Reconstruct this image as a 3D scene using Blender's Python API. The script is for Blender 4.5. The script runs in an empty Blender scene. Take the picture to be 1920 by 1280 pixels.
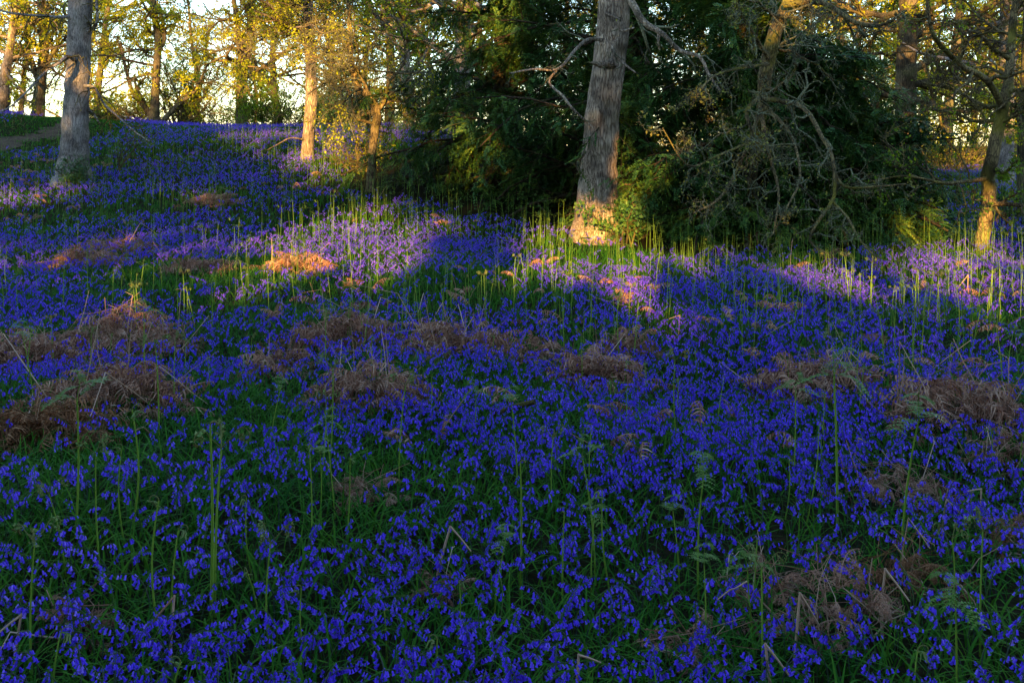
import bpy, math, numpy as np
from mathutils import Vector
C = bpy.context.scene.collection
sc = bpy.context.scene
# ------------------------------------------------------------------ camera, sky, sun
F = 1866.7; HZ = 268.0; EYE = 1.65          # focal length in photo pixels, horizon row, eye height
cam = bpy.data.cameras.new('camera'); co = bpy.data.objects.new('camera', cam); C.objects.link(co)
cam.lens = 35; cam.sensor_width = 36; cam.shift_y = -(640-HZ)/1920
cam.clip_start = .05; cam.clip_end = 2000
co.location = (0, 0, EYE); co.rotation_euler = (math.pi/2, 0, 0); sc.camera = co
ELEV, AZ = math.radians(9), math.radians(6)
SUND = np.array([math.sin(AZ), math.cos(AZ), -math.tan(ELEV)])      # the way the light travels, per metre of y (nearly)
world = bpy.data.worlds.new('World'); sc.world = world; world.use_nodes = True
wn = world.node_tree.nodes; wl = world.node_tree.links
sky = wn.new('ShaderNodeTexSky'); sky.sky_type = 'NISHITA'; sky.sun_disc = False
sky.sun_elevation = ELEV; sky.sun_rotation = math.pi + AZ
sky.air_density = 1.0; sky.dust_density = .25; sky.ozone_density = 2.0
bg = wn['Background']; wl.new(sky.outputs[0], bg.inputs[0]); bg.inputs[1].default_value = 0.15
sl = bpy.data.lights.new('sun', 'SUN'); so = bpy.data.objects.new('sun', sl); C.objects.link(so)
sl.energy = 5.0; sl.angle = math.radians(.5); sl.color = (1, .57, .16)
so.rotation_euler = Vector((SUND[0], SUND[1], SUND[2])).to_track_quat('-Z', 'Y').to_euler()
sc.view_settings.view_transform = 'Standard'; sc.view_settings.look = 'None'
sc.view_settings.exposure = 2.35; sc.view_settings.gamma = 1
sc.cycles.max_bounces = 6; sc.cycles.diffuse_bounces = 3; sc.cycles.transmission_bounces = 3
sc.cycles.transparent_max_bounces = 4

# ------------------------------------------------------------------ terrain
def ss(a, b, v):
    t = np.clip((np.asarray(v, float)-a)/(b-a), 0, 1); return t*t*(3-2*t)
def gz(x, y):
    x = np.asarray(x, float); y = np.asarray(y, float)
    u = x/np.maximum(y, 9.)
    A = 2.12 - 1.5*ss(-.13, .2, u)
    z = A*ss(9, 34, y)**1.5
    z = z - .04*np.exp(-((y-16)/5)**2)*ss(.15, .5, u)
    z = z + .45*ss(-11, -17, x)*ss(22, 34, y)
    z = z - 1.4*ss(40, 90, y)
    near = np.exp(-(y/24.)**2)
    z = z + near*(.05*np.sin(x*.9+.4)*np.sin(y*.75+1.) + .03*np.sin(x*2.1+y*1.3) + .02*np.sin(x*1.1-y*2.7+2))
    z = z + .03*np.sin(x*.8+2)*np.sin(y*.5)*ss(16, 24, y)
    return z
def at(px, d):                                   # world x of a photo column at depth d
    return (px-960)/F*d
def pt(px, py, d):
    return np.array([(px-960)/F*d, d, EYE-(py-HZ)/F*d])
def ground_d(px, py):                            # depth at which the sight line of a photo pixel meets the ground
    d = np.arange(2., 60, .02); z = EYE-(py-HZ)/F*d
    h = gz((px-960)/F*d, d); k = np.argmax(h >= z)
    return float(d[k]) if (h >= z).any() else 60.
def gpt(px, py):
    d = ground_d(px, py); x = at(px, d); return np.array([x, d, float(gz(x, d))])

# ------------------------------------------------------------------ mesh building
class MB:
    def __init__(s): s.v = []; s.f = []; s.n = 0
    def add(s, V, Fq, mi=0, smooth=True):
        V = np.asarray(V, float).reshape(-1, 3); Fq = np.asarray(Fq, int)
        if len(Fq) == 0: return
        s.f.append((Fq+s.n, mi, smooth)); s.v.append(V); s.n += len(V)
    def mesh(s, name, mats, off=(0, 0, 0)):
        V = np.concatenate(s.v) - np.asarray(off, float)
        me = bpy.data.meshes.new(name)
        nl = sum(f.size for f, _, _ in s.f); nf = sum(len(f) for f, _, _ in s.f)
        me.vertices.add(len(V)); me.vertices.foreach_set('co', V.ravel().astype(np.float32))
        me.loops.add(nl); me.loops.foreach_set('vertex_index', np.concatenate([f.ravel() for f, _, _ in s.f]).astype(np.int32))
        tot = np.concatenate([np.full(len(f), f.shape[1]) for f, _, _ in s.f])
        me.polygons.add(nf); me.polygons.foreach_set('loop_start', (np.cumsum(tot)-tot).astype(np.int32))
        me.polygons.foreach_set('material_index', np.concatenate([np.full(len(f), m) for f, m, _ in s.f]).astype(np.int32))
        me.polygons.foreach_set('use_smooth', np.concatenate([np.full(len(f), b) for f, _, b in s.f]))
        for m in (mats if isinstance(mats, (list, tuple)) else [mats]): me.materials.append(m)
        me.update(calc_edges=True); me.validate(); return me
def link(name, data, parent=None, loc=(0, 0, 0)):
    o = bpy.data.objects.new(name, data); C.objects.link(o); o.location = loc
    if parent: o.parent = parent
    return o
def tag(o, label=None, cat=None, group=None, kind=None):
    for k, v in (('label', label), ('category', cat), ('group', group), ('kind', kind)):
        if v: o[k] = v
    return o
def thing(name, loc, label, cat, group=None):
    return tag(link(name, None, None, [float(v) for v in loc]), label, cat, group)
def part(name, mb, mats, parent):
    if mb.n == 0: return None
    return link(name, mb.mesh(name, mats, tuple(parent.location)), parent)
def nrm(v): return v/np.maximum(np.linalg.norm(v, axis=-1, keepdims=True), 1e-9)
def tubes(mb, P, R, k, mi=0, cap=False, disp=None):
    P = np.asarray(P, float); R = np.asarray(R, float)
    if P.ndim == 2: P = P[None]; R = R[None]
    M, n, _ = P.shape
    if M == 0: return
    T = nrm(np.gradient(P, axis=1)); mt = T.mean(1)
    ref = np.eye(3)[np.argmin(np.abs(mt), axis=1)][:, None, :]
    N = nrm(np.cross(T, ref)); B = np.cross(T, N)
    a = np.linspace(0, 2*np.pi, k, endpoint=False)
    rr = R[:, :, None] if disp is None else R[:, :, None]*disp(P, a)
    V = P[:, :, None, :] + rr[..., None]*(np.cos(a)[None, None, :, None]*N[:, :, None, :] + np.sin(a)[None, None, :, None]*B[:, :, None, :])
    i, j, q = np.meshgrid(np.arange(M), np.arange(n-1), np.arange(k), indexing='ij')
    b = (i*n+j)*k; q2 = (q+1) % k
    mb.add(V, np.stack([b+q, b+q2, b+k+q2, b+k+q], -1).reshape(-1, 4), mi)
    if cap: mb.add(V[0, -1], [list(range(k))], mi, False)
def grow(rng, S, D, L, R0, n, wob, trop=(0, 0, 0), rend=.35):
    M = len(S); D = nrm(np.array(D, float)); P = [np.array(S, float)]; step = (np.asarray(L)/n)[:, None]; trop = np.asarray(trop, float)
    for i in range(n):
        D = nrm(D + rng.normal(0, wob, (M, 3)) + trop/n); P.append(P[-1]+D*step)
    return np.stack(P, 1), np.asarray(R0)[:, None]*np.linspace(1, rend, n+1)[None]
def spawn(rng, P, R, L, k, t0, t1, ang, sd, lr, rr, flat=0., tap=.5):
    M, n, _ = P.shape
    t = t0+(t1-t0)*(np.arange(k)[None]+rng.random((M, k)))/k
    f = t*(n-1); i = np.minimum(f.astype(int), n-2); w = (f-i)[..., None]; m = np.arange(M)[:, None]
    S = P[m, i]*(1-w)+P[m, i+1]*w; T = nrm(P[m, i+1]-P[m, i]); r = R[m, i]*(1-w[..., 0])+R[m, i+1]*w[..., 0]
    q = rng.normal(0, 1, (M, k, 3)); q[..., 2] *= (1-flat); q = nrm(q - (q*T).sum(-1, keepdims=True)*T)
    a = rng.normal(ang, sd, (M, k))[..., None]
    D = np.cos(a)*T+np.sin(a)*q
    ln = np.asarray(L)[:, None]*lr*(1-tap*t)*rng.uniform(.6, 1.3, (M, k))
    return S.reshape(-1, 3), D.reshape(-1, 3), ln.ravel(), (r*rr).ravel()
def leaves(mb, rng, S, size, mi=0, var=.5, down=0., asp=.6):
    """one folded diamond leaf at every point"""
    M = len(S)
    if M == 0: return
    d = rng.normal(0, 1, (M, 3)); d[:, 2] -= down; d = nrm(d); s = nrm(np.cross(d, rng.normal(0, 1, (M, 3)))); up = np.cross(d, s)
    L = (size*rng.uniform(1-var, 1+var, M))[:, None]
    V = np.stack([S, S+d*L*.45+s*L*asp*.5+up*L*.1, S+d*L, S+d*L*.45-s*L*asp*.5+up*L*.1], 1)
    b = np.arange(M)[:, None]*4
    mb.add(V, b+np.array([[0, 1, 2, 3]]), mi, False)
def catmull(pts, n):
    p = np.array(pts, float); p = np.vstack([2*p[0]-p[1], p, 2*p[-1]-p[-2]]); m = len(p)-3
    t = np.linspace(0, m-1e-6, n); i = t.astype(int); f = (t-i)[:, None]
    a, b, c, d = p[i], p[i+1], p[i+2], p[i+3]
    return .5*((2*b)+(-a+c)*f+(2*a-5*b+4*c-d)*f*f+(-a+3*b-3*c+d)*f**3)
def xform(proto, pos, yaw, sc_, tilt=None, tdir=None):
    """copies of a prototype (V,3) at pos (M,3)"""
    c, s = np.cos(yaw), np.sin(yaw); M = len(pos)
    Rm = np.zeros((M, 3, 3)); Rm[:, 0, 0] = c; Rm[:, 0, 1] = -s; Rm[:, 1, 0] = s; Rm[:, 1, 1] = c; Rm[:, 2, 2] = 1
    V = np.einsum('mij,vj->mvi', Rm, proto)*np.asarray(sc_)[:, None, None]
    if tilt is not None:
        V[..., 0] += V[..., 2]*tilt[:, None]*np.cos(tdir)[:, None]; V[..., 1] += V[..., 2]*tilt[:, None]*np.sin(tdir)[:, None]
    return V+pos[:, None, :]
def stamp(mb, proto, pos, yaw, s, tilt=None, tdir=None):
    """stamp a prototype MB at many positions"""
    if len(pos) == 0: return
    PV = np.concatenate(proto.v); V = xform(PV, pos, yaw, s, tilt, tdir); nv = len(PV)
    base = mb.n; mb.v.append(V.reshape(-1, 3)); mb.n += V.size//3
    o = (np.arange(len(pos))*nv+base)[:, None, None]
    for f, m, b in proto.f: mb.f.append(((f[None]+o).reshape(-1, f.shape[1]), m, b))
def vnoise(x, y, seed=0, octs=3):
    """cheap smooth 2-D noise, about -1..1"""
    r = np.random.default_rng(seed); o = 0; a = 1.; tot = 0
    for k in range(octs):
        for j in range(3):
            th = r.uniform(0, 6.28); ph = r.uniform(0, 6.28); fr = 2**k*r.uniform(.8, 1.3)
            o = o+a*np.sin(fr*(x*np.cos(th)+y*np.sin(th))+ph+1.3*np.sin(fr*.7*(x*np.sin(th)-y*np.cos(th))+ph*2)); tot += a*.6
        a *= .6
    return o/tot

# ------------------------------------------------------------------ materials
def nt(name):
    m = bpy.data.materials.new(name); m.use_nodes = True; N = m.node_tree.nodes; N.clear(); return m, N, m.node_tree.links
def ramp(N, stops):
    r = N.new('ShaderNodeValToRGB'); e = r.color_ramp.elements
    while len(e) < len(stops): e.new(.5)
    for q, (p, c) in zip(e, stops): q.position = p; q.color = (*c, 1)
    return r
def leafmat(name, cols, trans=.35, rough=.5, spec=.25, patch=.0, pscale=1.2):
    """thin plant tissue: colour differs from leaf to leaf, light passes through"""
    m, N, L = nt(name)
    g = N.new('ShaderNodeNewGeometry'); r = ramp(N, [(i/(len(cols)-1), c) for i, c in enumerate(cols)])
    if patch > 0:
        tx = N.new('ShaderNodeTexNoise'); tx.inputs['Scale'].default_value = pscale; L.new(g.outputs['Position'], tx.inputs['Vector'])
        mx = N.new('ShaderNodeMix'); mx.inputs[0].default_value = patch
        mr = N.new('ShaderNodeMapRange'); mr.inputs[1].default_value = .3; mr.inputs[2].default_value = .7
        L.new(tx.outputs[0], mr.inputs[0]); L.new(g.outputs['Random Per Island'], mx.inputs[2]); L.new(mr.outputs[0], mx.inputs[3]); L.new(mx.outputs[0], r.inputs[0])
    else: L.new(g.outputs['Random Per Island'], r.inputs[0])
    b = N.new('ShaderNodeBsdfPrincipled'); b.inputs['Roughness'].default_value = rough; b.inputs['Specular IOR Level'].default_value = spec
    t = N.new('ShaderNodeBsdfTranslucent'); mixs = N.new('ShaderNodeMixShader'); mixs.inputs[0].default_value = trans
    o = N.new('ShaderNodeOutputMaterial')
    L.new(r.outputs[0], b.inputs['Base Color']); L.new(r.outputs[0], t.inputs[0])
    L.new(b.outputs[0], mixs.inputs[1]); L.new(t.outputs[0], mixs.inputs[2]); L.new(mixs.outputs[0], o.inputs[0]); return m
def barkmat(name, c0, c1, c2, moss=(.07, .08, .02), mamt=.35, vs=9., zs=.14, bump=.5):
    m, N, L = nt(name)
    g = N.new('ShaderNodeNewGeometry'); mp = N.new('ShaderNodeMapping'); mp.inputs['Scale'].default_value = (1, 1, zs); L.new(g.outputs['Position'], mp.inputs[0])
    n0 = N.new('ShaderNodeTexNoise'); n0.inputs['Scale'].default_value = vs*.8; n0.inputs['Detail'].default_value = 3; L.new(mp.outputs[0], n0.inputs[0])
    mixv = N.new('ShaderNodeMix'); mixv.data_type = 'VECTOR'; mixv.inputs[0].default_value = .12; L.new(mp.outputs[0], mixv.inputs[4]); L.new(n0.outputs[1], mixv.inputs[5])
    v = N.new('ShaderNodeTexVoronoi'); v.feature = 'DISTANCE_TO_EDGE'; v.inputs['Scale'].default_value = vs*1.6; L.new(mixv.outputs[1], v.inputs[0])
    n1 = N.new('ShaderNodeTexNoise'); n1.inputs['Scale'].default_value = vs*2.5; n1.inputs['Detail'].default_value = 6; L.new(mp.outputs[0], n1.inputs[0])
    n2 = N.new('ShaderNodeTexNoise'); n2.inputs['Scale'].default_value = 1.7; n2.inputs['Detail'].default_value = 6; n2.inputs['Roughness'].default_value = .65; L.new(g.outputs['Position'], n2.inputs[0])
    mr = N.new('ShaderNodeMapRange'); mr.inputs[1].default_value = 0; mr.inputs[2].default_value = .16; L.new(v.outputs['Distance'], mr.inputs[0])
    mu = N.new('ShaderNodeMath'); mu.operation = 'MULTIPLY'; L.new(mr.outputs[0], mu.inputs[0]); L.new(n1.outputs[0], mu.inputs[1])
    r = ramp(N, [(.0, c0), (.35, c1), (.7, c2)]); L.new(mu.outputs[0], r.inputs[0])
    r2 = ramp(N, [(.5, (0, 0, 0)), (.62, (1, 1, 1))]); L.new(n2.outputs[0], r2.inputs[0])
    mm = N.new('ShaderNodeMath'); mm.operation = 'MULTIPLY'; mm.inputs[1].default_value = mamt; L.new(r2.outputs[0], mm.inputs[0])
    mx = N.new('ShaderNodeMix'); mx.data_type = 'RGBA'; L.new(mm.outputs[0], mx.inputs[0]); L.new(r.outputs[0], mx.inputs[6]); mx.inputs[7].default_value = (*moss, 1)
    n3 = N.new('ShaderNodeTexNoise'); n3.inputs['Scale'].default_value = 2.6; n3.inputs['Detail'].default_value = 5; n3.inputs['Distortion'].default_value = .6; L.new(g.outputs['Position'], n3.inputs[0])
    r3 = ramp(N, [(.36, (.45, .42, .40)), (.55, (1.1, 1.05, 1.)), (.7, (1.25, 1.2, 1.15))]); L.new(n3.outputs[0], r3.inputs[0])
    m3 = N.new('ShaderNodeMix'); m3.data_type = 'RGBA'; m3.blend_type = 'MULTIPLY'; m3.inputs[0].default_value = 1; L.new(mx.outputs[2], m3.inputs[6]); L.new(r3.outputs[0], m3.inputs[7]); mx = m3
    b = N.new('ShaderNodeBsdfPrincipled'); b.inputs['Roughness'].default_value = .9; b.inputs['Specular IOR Level'].default_value = .15
    bp = N.new('ShaderNodeBump'); bp.inputs['Strength'].default_value = bump; bp.inputs['Distance'].default_value = .03
    L.new(mu.outputs[0], bp.inputs['Height']); L.new(bp.outputs[0], b.inputs['Normal'])
    L.new(mx.outputs[2], b.inputs['Base Color']); o = N.new('ShaderNodeOutputMaterial'); L.new(b.outputs[0], o.inputs[0]); return m
def soilmat(name, cols, scale=3., sc2=40.):
    m, N, L = nt(name); g = N.new('ShaderNodeNewGeometry')
    n1 = N.new('ShaderNodeTexNoise'); n1.inputs['Scale'].default_value = scale; n1.inputs['Detail'].default_value = 8; n1.inputs['Roughness'].default_value = .7; L.new(g.outputs['Position'], n1.inputs[0])
    n2 = N.new('ShaderNodeTexVoronoi'); n2.inputs['Scale'].default_value = sc2; L.new(g.outputs['Position'], n2.inputs[0])
    mx = N.new('ShaderNodeMix'); mx.inputs[0].default_value = .35; L.new(n1.outputs[0], mx.inputs[2]); L.new(n2.outputs[0], mx.inputs[3])
    r = ramp(N, [(.3+.4*i/(len(cols)-1), c) for i, c in enumerate(cols)]); L.new(mx.outputs[0], r.inputs[0])
    b = N.new('ShaderNodeBsdfPrincipled'); b.inputs['Roughness'].default_value = .95; b.inputs['Specular IOR Level'].default_value = .02
    bp = N.new('ShaderNodeBump'); bp.inputs['Strength'].default_value = .6; bp.inputs['Distance'].default_value = .03; L.new(mx.outputs[0], bp.inputs['Height']); L.new(bp.outputs[0], b.inputs['Normal'])
    L.new(r.outputs[0], b.inputs['Base Color']); o = N.new('ShaderNodeOutputMaterial'); L.new(b.outputs[0], o.inputs[0]); return m
M_soil = soilmat('woodland soil', [(.006, .009, .003), (.014, .014, .006), (.028, .02, .01)])
M_path = soilmat('bare earth', [(.04, .03, .018), (.07, .05, .032), (.11, .08, .055)], 2., 14.)
M_bell = leafmat('bluebell petals', [(.05, .016, .42), (.09, .035, .66), (.15, .065, .84), (.11, .05, .75), (.22, .11, .86), (.38, .25, .90)], .3, .55, .08, .3, .8)
M_stem = leafmat('bluebell stems', [(.02, .07, .008), (.04, .05, .05), (.06, .12, .012)], .2)
M_blade = leafmat('strap leaves', [(.010, .065, .008), (.022, .105, .010), (.045, .15, .012), (.08, .18, .012)], .3, .6, .06, .4, 1.)
M_shoot = leafmat('bracken shoots', [(.09, .18, .012), (.13, .24, .02), (.19, .30, .03)], .15, .5, .3)
M_tip = leafmat('curled bracken tips', [(.10, .17, .04), (.19, .27, .09), (.12, .10, .03), (.14, .21, .05)], .2, .7, .2)
M_frond = leafmat('young bracken fronds', [(.07, .15, .02), (.11, .20, .03), (.15, .24, .04)], .35)
M_dead = leafmat('dead bracken fronds', [(.10, .038, .025), (.22, .098, .062), (.36, .195, .13), (.48, .33, .25)], .15, .8, .03, .3, 3.)
M_rust = leafmat('rusty bracken fronds', [(.10, .042, .02), (.20, .085, .04), (.32, .17, .09)], .15, .8, .03)
M_straw = leafmat('dry bracken stalks', [(.20, .10, .06), (.36, .22, .15), (.48, .33, .25)], .0, .6, .2)
M_oak = barkmat('oak bark', (.04, .032, .026), (.10, .08, .05), (.18, .15, .09), (.08, .09, .025), .45, 20)
M_grey = barkmat('pale grey bark', (.07, .062, .062), (.23, .21, .20), (.36, .33, .31), (.13, .13, .07), .3, 26, .13, .45)
M_dry = barkmat('weathered oak bark', (.08, .055, .04), (.25, .20, .155), (.42, .345, .265), (.10, .085, .03), .4, 20, .11, .8)
M_mossy = barkmat('mossy oak bark', (.04, .03, .02), (.13, .10, .05), (.24, .19, .09), (.14, .13, .02), .8, 16, .3)
M_lich = barkmat('lichen covered twigs', (.07, .06, .04), (.13, .14, .08), (.24, .26, .17), (.14, .12, .05), .5, 20, .6)
M_twig = barkmat('brown twigs', (.05, .035, .022), (.10, .08, .035), (.16, .14, .06), (.12, .11, .02), .6, 20, .6)
M_leafY = leafmat('young oak leaves', [(.16, .22, .006), (.31, .33, .008), (.46, .43, .01), (.20, .29, .01)], .45, .5, .2, .3, .7)
M_leafG = leafmat('spring green leaves', [(.06, .14, .006), (.13, .23, .008), (.24, .30, .01)], .45, .5, .2, .3, .7)
M_leafB = leafmat('bronze oak buds', [(.14, .13, .025), (.22, .19, .035), (.24, .26, .04)], .3)
M_yew = leafmat('yew needles', [(.012, .045, .014), (.025, .078, .016), (.06, .12, .016), (.16, .19, .012)], .12, .55, .25, .55, .9)
M_yewb = barkmat('yew bark', (.02, .014, .01), (.045, .03, .02), (.07, .05, .032))
M_holly = leafmat('dark shrub leaves', [(.02, .06, .012), (.04, .10, .018), (.07, .14, .025)], .25, .35, .5)

# ------------------------------------------------------------------ ground and path
def ground():
    a = np.sinh(np.linspace(-1, 1, 300)*4.2)/np.sinh(4.2)*400
    b = np.concatenate([-np.geomspace(300, 1, 40), np.linspace(0, 45, 260), np.geomspace(45.6, 700, 50)])
    X, Y = np.meshgrid(a, b, indexing='ij'); Z = gz(X, Y)
    n, m = X.shape; i, j = np.meshgrid(np.arange(n-1), np.arange(m-1), indexing='ij'); q = i*m+j
    mb = MB(); mb.add(np.stack([X, Y, Z], -1), np.stack([q, q+m, q+m+1, q+1], -1).reshape(-1, 4))
    tag(link('ground', mb.mesh('ground', M_soil)), kind='structure')
ground()
PATH = np.array([[-24, 23.5]]+[gpt(*q)[:2] for q in ((-60, 281), (0, 268), (60, 258), (105, 251))]+[[-14.6, 33.5], [-17, 40]])
print('PATH', PATH)
def path_dist(x, y):
    c = catmull(PATH, 60); d = np.full(np.shape(x), 1e9)
    for p, q in zip(c[:-1], c[1:]):
        v = q-p; t = np.clip(((x-p[0])*v[0]+(y-p[1])*v[1])/(v@v), 0, 1)
        d = np.minimum(d, np.hypot(x-p[0]-t*v[0], y-p[1]-t*v[1]))
    return d
def path():
    c = catmull(PATH, 80); t = nrm(np.gradient(c, axis=0)); n = np.stack([-t[:, 1], t[:, 0]], -1)
    w = np.linspace(-1, 1, 9); rw = .48+.15*np.sin(np.arange(80)*.6)+.1*np.sin(np.arange(80)*1.7)
    XY = c[:, None]+n[:, None]*(w[None, :, None]*rw[:, None, None])
    Z = gz(XY[..., 0], XY[..., 1])+.03-.02*np.abs(w)[None]
    V = np.concatenate([XY, Z[..., None]], -1); i, j = np.meshgrid(np.arange(79), np.arange(8), indexing='ij'); q = i*9+j
    mb = MB(); mb.add(V, np.stack([q, q+1, q+10, q+9], -1).reshape(-1, 4)); tag(link('path', mb.mesh('path', M_path)), kind='structure')
path()

# ------------------------------------------------------------------ where things stand
HEAPS = [  # px, py(base centre), half-width px, height m, label, stalks, colour
 (50, 700, 95, .30, 'brown dead bracken heap at the left edge of the bluebells', 10, 0),
 (235, 668, 125, .36, 'broad brown dead bracken heap with a dark hollow under its near side', 14, 0),
 (650, 655, 95, .30, 'dark brown dead bracken mound in front of the sunlit flower patch', 8, 0),
 (860, 675, 85, .27, 'pale brown bracken heap with tan stalks poking up beside the central mound', 16, 0),
 (1010, 690, 75, .22, 'thin tangle of dead bracken with an upright bent tan stalk', 12, 0),
 (520, 712, 60, .24, 'small tight brown bracken tuft among mid-field bluebells', 4, 0),
 (700, 765, 95, .26, 'flattened bracken heap with crossed pale straws on its left', 18, 0),
 (1125, 735, 85, .25, 'brown curly bracken mound in the middle of the field', 6, 0),
 (1180, 680, 55, .25, 'low fuzzy bracken clump just behind the middle mound', 8, 0),
 (1535, 750, 110, .30, 'bracken mound behind a cluster of tall green fern stalks', 10, 0),
 (1790, 800, 120, .34, 'large matted bracken heap with a dark hollow near the right edge', 12, 0),
 (215, 770, 120, .28, 'long low greyish brown bracken heap above the rusty patch', 10, 0),
 (75, 830, 110, .20, 'rusty orange brown bracken patch at the left edge', 4, 1),
 (1700, 950, 110, .2, 'low brown bracken tangle among bluebells on the right', 8, 0),
 (1560, 1200, 120, .27, 'near bracken clump with pale upright broken stalks', 14, 0),
 (1700, 1120, 90, .21, 'near rusty bracken fronds beside a snapped pale stalk', 6, 1),
 (1890, 890, 60, .22, 'tawny bracken heap cut by the right edge of the view', 8, 0),
 (1900, 1060, 50, .18, 'reddish bracken clump low on the right edge', 4, 1),
 (560, 512, 55, .26, 'sunlit orange brown bracken tuft in the bright flower patch', 5, 0),
 (165, 505, 75, .24, 'reddish bracken tuft on the left below the grey trunk', 8, 0),
 (275, 482, 35, .30, 'small pale bracken tuft with a pointed bent stalk on the slope', 5, 0),
 (205, 470, 40, .18, 'thin broken bracken litter on the left slope', 5, 0),
 (365, 512, 55, .16, 'low bracken scraps on the slope left of the sunlit patch', 5, 0),
 (400, 385, 38, .26, 'tan bracken tuft high on the purple slope', 5, 0),
 (830, 1130, 34, .10, 'tiny curled bracken tuft in the near green gap', 2, 0),
 (150, 1205, 45, .11, 'little round nest of curled bracken at the lower left', 2, 0),
 (690, 945, 55, .12, 'small dark brown bracken scrap below the fern hooks', 4, 0),
 (330, 1040, 1, .0, '', 0, 0),
 (1290, 1255, 50, .11, 'pale curly bracken fronds at the lower edge of the view', 2, 0),
 (1420, 1120, 60, .11, 'grey curly bracken spray left of the near stalk clump', 3, 0),
 (1230, 530, 1, .0, '', 0, 0),
]
HEAPS = [h for h in HEAPS if h[3] > 0]
HC = []
for h in HEAPS:
    g = gpt(h[0], h[1]); HC.append((g[0], g[1], h[2]/F*g[1]))
HC = np.array(HC)
def heap_mask(x, y):
    m = np.ones(len(x))
    for hx, hy, r in HC:
        q = ((x-hx)/r)**2+((y-hy)/(r*.75))**2; m = m*np.where(q < 1, .06+.35*q, 1)
    return m
YEWS = [(at(940, 22.), 22., 3.6), (at(1185, 19.8), 19.8, 4.2), (at(1400, 17.4), 17.4, 3.6), (at(1540, 17.2), 17.2, 2.4)]
def yew_mask(x, y):
    m = np.ones(len(x))
    for yx, yy, r in YEWS:
        q = np.hypot(x-yx, y-yy)/(r*.98); m = m*(1-ss(1.02, .9, q))
    return m
def cover_mask(x, y):
    return yew_mask(x, y)*ss(1.3, 2.1, path_dist(x, y))
def scatter(rng, d0, d1, dens, margin=1.5, clip=None):
    """random points in the wedge the view covers, plus a margin"""
    xm = .56*d1+margin; n = int(2*xm*(d1-d0)*dens)
    x = rng.uniform(-xm, xm, n); y = rng.uniform(d0, d1, n)
    k = np.abs(x) < .53*y+margin; return x[k], y[k]

# ------------------------------------------------------------------ bluebells
def bell_proto(rng, lod):
    """one bluebell: stem nodding to +x with bells on one side; returns stem MB, bells MB"""
    st, be = MB(), MB()
    H = rng.uniform(.19, .29); n = 9
    t = np.linspace(0, 1, n); bendx = .10*rng.uniform(.6, 1.2)*t**3; z = H*(t-.20*t**5); yy = .02*np.sin(t*3)*rng.normal()
    P = np.stack([bendx, yy, z], -1); Q = catmull(P, 8 if lod == 0 else 4)
    tubes(st, Q, np.linspace(.0028, .0014, len(Q)), 4 if lod == 0 else 3)
    nb = rng.integers(7, 11) if lod < 2 else 5
    for i in range(nb):
        f = 1-.40*i/nb
        p = np.array([np.interp(f, t, P[:, k]) for k in range(3)])
        az = rng.normal(0, 1.1); out = np.array([math.cos(az), math.sin(az), 0])
        s = (.66+.30*i/nb)*rng.uniform(.85, 1.15)
        if lod == 2:
            L = .026*s; d = nrm(out*.5+np.array([0, 0, -1.])); w = .012*s; c = p+out*.014
            a, b = rng.uniform(0, 3, 1)[0], 0
            sd = np.array([math.cos(a), math.sin(a), 0])*w; sd2 = np.array([-math.sin(a), math.cos(a), 0])*w
            be.add([c, c+d*L+sd, c+d*L+sd2*.8-sd*.5, c+d*L-sd2], [[0, 1, 2], [0, 2, 3], [0, 3, 1]], 0, False); continue
        d = nrm(out*rng.uniform(.3, .75)+np.array([0, 0, -1.])); att = p+out*.012*s-np.array([0, 0, .002])
        if lod == 0: tubes(st, np.stack([p, p+out*.008*s+[0, 0, .003], att]), [.001, .0009, .0009], 3)
        L = .019*s; k = 6 if lod == 0 else 4
        prof = [(0, .0018), (.2, .0040), (.7, .0040), (1, .0052)] if lod == 0 else [(0, .002), (.4, .005), (1, .0064)]
        u = nrm(np.cross(d, [0.3, .9, .1])); v = np.cross(d, u); a = np.linspace(0, 2*np.pi, k, endpoint=False)
        V = np.array([[att+d*L*q+s*r*(math.cos(b)*u+math.sin(b)*v) for b in a] for q, r in prof]); m = len(prof)
        fc = [[j*k+i_, j*k+(i_+1) % k, (j+1)*k+(i_+1) % k, (j+1)*k+i_] for j in range(m-1) for i_ in range(k)]
        Vf = V.reshape(-1, 3)
        if lod == 0:     # six recurved petal points
            tips = np.array([att+d*L*1.02+s*.0100*(math.cos(b+np.pi/k)*u+math.sin(b+np.pi/k)*v)-d*.0015 for b in a])
            tf = [[(m-1)*k+i_, (m-1)*k+(i_+1) % k, m*k+i_] for i_ in range(k)]
            base = be.n; be.add(np.vstack([Vf, tips]), fc); be.f.append((np.array(tf)+base, 0, True))
        else: be.add(Vf, fc)
    return st, be
def blade_proto(rng, n, L, w, arch):
    mb = MB(); t = np.linspace(0, 1, n+1); a0 = rng.uniform(.15, .6)
    x = L*(np.sin(a0)*t+arch*t**2.2); z = L*(np.cos(a0)*t*1.0-arch*.9*t**2.4)
    ww = w*(1-t**2.5)*.5+.0004
    V = np.concatenate([np.stack([x, -ww, z], -1), np.stack([x, ww, z], -1)]); m = n+1
    mb.add(V, [[i, i+1, m+i+1, m+i] for i in range(n)]); return mb
rng = np.random.default_rng(11)
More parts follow.
